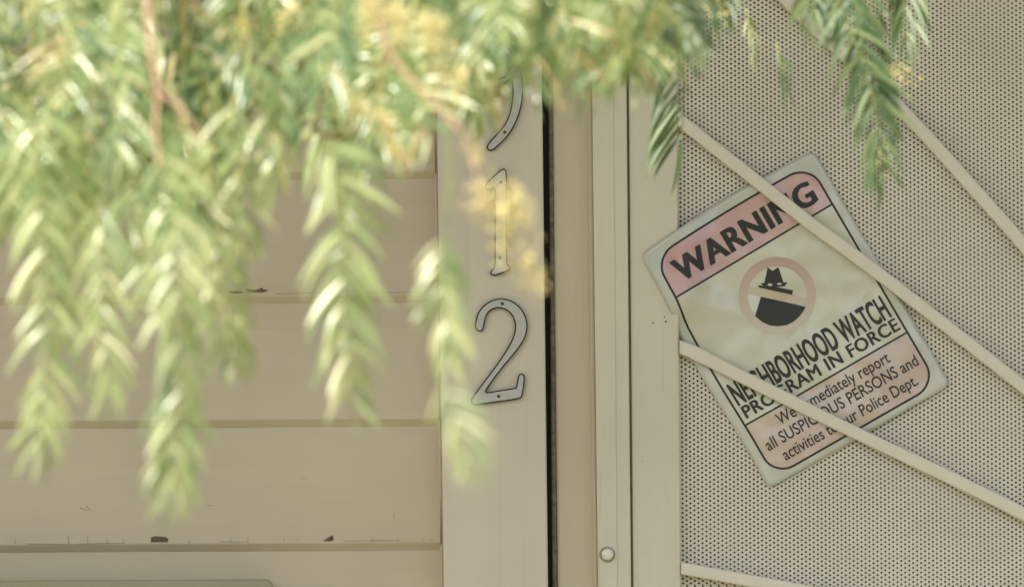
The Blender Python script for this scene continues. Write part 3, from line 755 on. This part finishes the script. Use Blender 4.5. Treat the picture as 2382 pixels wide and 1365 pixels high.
# --- twigs
def twig(pts, Y, r0, r1, name='twig', mat='twig', dy=0.0):
    P = smooth_path(px3(pts, Y, dy), 4 * len(pts)); n = len(P)
    v, f = tube([Vector(p) for p in P], [r0 + (r1 - r0) * i / (n - 1) for i in range(n)], 8)
    return pydata(name, v, f, M[mat], tree, True)
twig([(310, -420), (335, -150), (342, 0), (352, 110), (366, 210), (362, 300), (372, 400)], -2.45, 0.0040, 0.0014)
twig([(366, 212), (405, 240), (440, 280), (470, 340)], -2.55, 0.0020, 0.0012)
twig([(800, -380), (850, -60), (905, 120), (960, 190), (1030, 260), (1085, 330), (1115, 430), (1135, 520)], -2.6, 0.0028, 0.0007)
twig([(60, -350), (70, -50), (78, 260)], -2.0, 0.003, 0.0012, mat='stem')
twig([(700, -300), (735, 100), (748, 335)], -2.0, 0.003, 0.0012, mat='twig')
twig([(1520, -350), (1545, -60), (1570, 60)], -1.0, 0.003, 0.0012)
twig([(1900, -350), (1930, -120), (1950, -10)], -1.15, 0.003, 0.0012)
twig([(1040, 270), (1045, 420), (1037, 560)], -2.5, 0.0016, 0.001, mat='stem')

# --- yellow blossom clusters: panicles of tiny buds
ico = bmesh.new(); bmesh.ops.create_icosphere(ico, subdivisions=1, radius=1.0)
IV = np.array([tuple(q.co) for q in ico.verts]); IF = [[q.index for q in f.verts] for f in ico.faces]; ico.free()
def blossom(x, y, rx, ry, Y, n):
    """panicle: thin stalks fanning down from one point, buds scattered along them"""
    Vs, Fs, k0, mi = [], [], 0, []
    root = at(x - rx * 0.3, y - ry * 1.25, Y); stalks = []
    for _ in range(max(4, n // 14)):
        a = rnd.uniform(0, 2 * math.pi); r = math.sqrt(rnd.random()) * 1.2
        end = at(x + rx * r * math.cos(a), y + ry * r * math.sin(a), Y + rnd.uniform(-.03, .03))
        mid = (root + end) / 2 + Vector((rnd.uniform(-.006, .006), rnd.uniform(-.006, .006), 0.006))
        P = smooth_path([root, mid, end], 6); stalks.append(P)
        v, f = tube([Vector(q) for q in P], [0.0006, 0.0005, 0.0005, 0.0004, 0.0004, 0.0003], 4)
        Vs.append(np.array([tuple(q) for q in v])); Fs += [[q + k0 for q in t] for t in f]; mi += [1] * len(f); k0 += len(v)
    for _ in range(n):
        P = rnd.choice(stalks); t = rnd.uniform(0.35, 1.0) * 5; q = int(min(4, t)); p = P[q] + (P[q + 1] - P[q]) * (t - q)
        p = p + np.array([rnd.gauss(0, .0045), rnd.gauss(0, .0045), rnd.gauss(0, .0045)])
        s = rnd.uniform(0.0008, 0.0017)
        Vs.append(IV * s * (1, 1, rnd.uniform(.8, 1.3)) + p); Fs += [[q + k0 for q in f] for f in IF]; mi += [0] * len(IF); k0 += len(IV)
    o = pydata('blossom_cluster', np.concatenate(Vs), Fs, None, tree, False)
    o.data.materials.append(M['blossom']); o.data.materials.append(M['stem']); o.data.polygons.foreach_set('material_index', mi); return o
for b in ((1140, 500, 46, 50, -2.45, 130), (1195, 545, 46, 85, -2.45, 300), (1235, 660, 28, 38, -2.45, 95), (1110, 400, 26, 40, -2.4, 30),
          (1010, 130, 42, 70, -2.6, 220), (1050, 215, 34, 34, -2.45, 90), (885, 70, 60, 50, -2.7, 190), (950, 90, 50, 50, -2.5, 90), (905, 330, 42, 50, -2.3, 80),
          (930, 378, 34, 14, -2.1, 30), (1400, 110, 70, 80, -1.9, 170), (1450, 170, 40, 40, -1.9, 60), (700, 75, 50, 36, -2.2, 80), (570, 95, 40, 40, -2.1, 60),
          (480, 410, 24, 60, -1.95, 60), (1300, 250, 20, 16, -2.0, 12), (830, 270, 50, 50, -2.3, 80), (60, 60, 50, 60, -2.2, 70), (110, 220, 40, 40, -2.1, 40),
          (2095, 200, 26, 34, -1.15, 60), (2060, 370, 24, 30, -1.15, 30), (1640, 30, 50, 50, -1.4, 60), (300, 430, 30, 50, -2.1, 40), (350, 620, 30, 60, -2.2, 40)):
    blossom(*b)
# --- trunk and limb, out of the picture on the upper left
v, f = tube([Vector(p) for p in ((-1.9, -2.9, -0.05), (-1.85, -2.85, 0.7), (-1.75, -2.8, 1.5), (-1.55, -2.7, 2.2), (-1.15, -2.5, 2.75), (-0.5, -2.35, 2.95), (0.3, -2.1, 2.85), (0.75, -1.5, 2.5))], [0.16, 0.125, 0.11, 0.10, 0.075, 0.05, 0.03, 0.012], 12)
pydata('trunk', v, f, M['bark'], tree, True)
# --- hanging twigs that carry the fronds down from the limb
LIMB = [Vector(p) for p in ((-1.15, -2.5, 2.75), (-0.5, -2.35, 2.95), (0.3, -2.1, 2.85), (0.75, -1.5, 2.5))]
for k in range(15):
    x = -0.62 + 1.12 * k / 14 + rnd.uniform(-.03, .03)
    for a, b in zip(LIMB, LIMB[1:]):
        if a.x <= x <= b.x: top = a + (b - a) * ((x - a.x) / (b.x - a.x)); break
    end = Vector((x + rnd.uniform(-.04, .04), top.y + rnd.uniform(.05, .22), 2.03 + rnd.uniform(-.03, .05)))
    mid = (top + end) / 2 + Vector((rnd.uniform(-.05, .05), 0.03, 0.02)); P = smooth_path([top, mid, end], 9)
    v, f = tube([Vector(q) for q in P], [0.0045 - 0.0003 * q for q in range(9)], 6)
    pydata('twig', v, f, M['twig'], tree, True)
    for q in (3, 5):
        p = Vector(P[q]); sx_ = rnd.choice((-1, 1)) * rnd.uniform(.04, .09)
        frond([p, p + Vector((sx_, rnd.uniform(0, .06), -.05)), p + Vector((sx_ * 1.3, rnd.uniform(0, .08), -.17))], 0.045, 8, spread=56, az=rnd.uniform(-.8, .8), mat='leaf')
print('hero leaflets', hero_leaves[0])
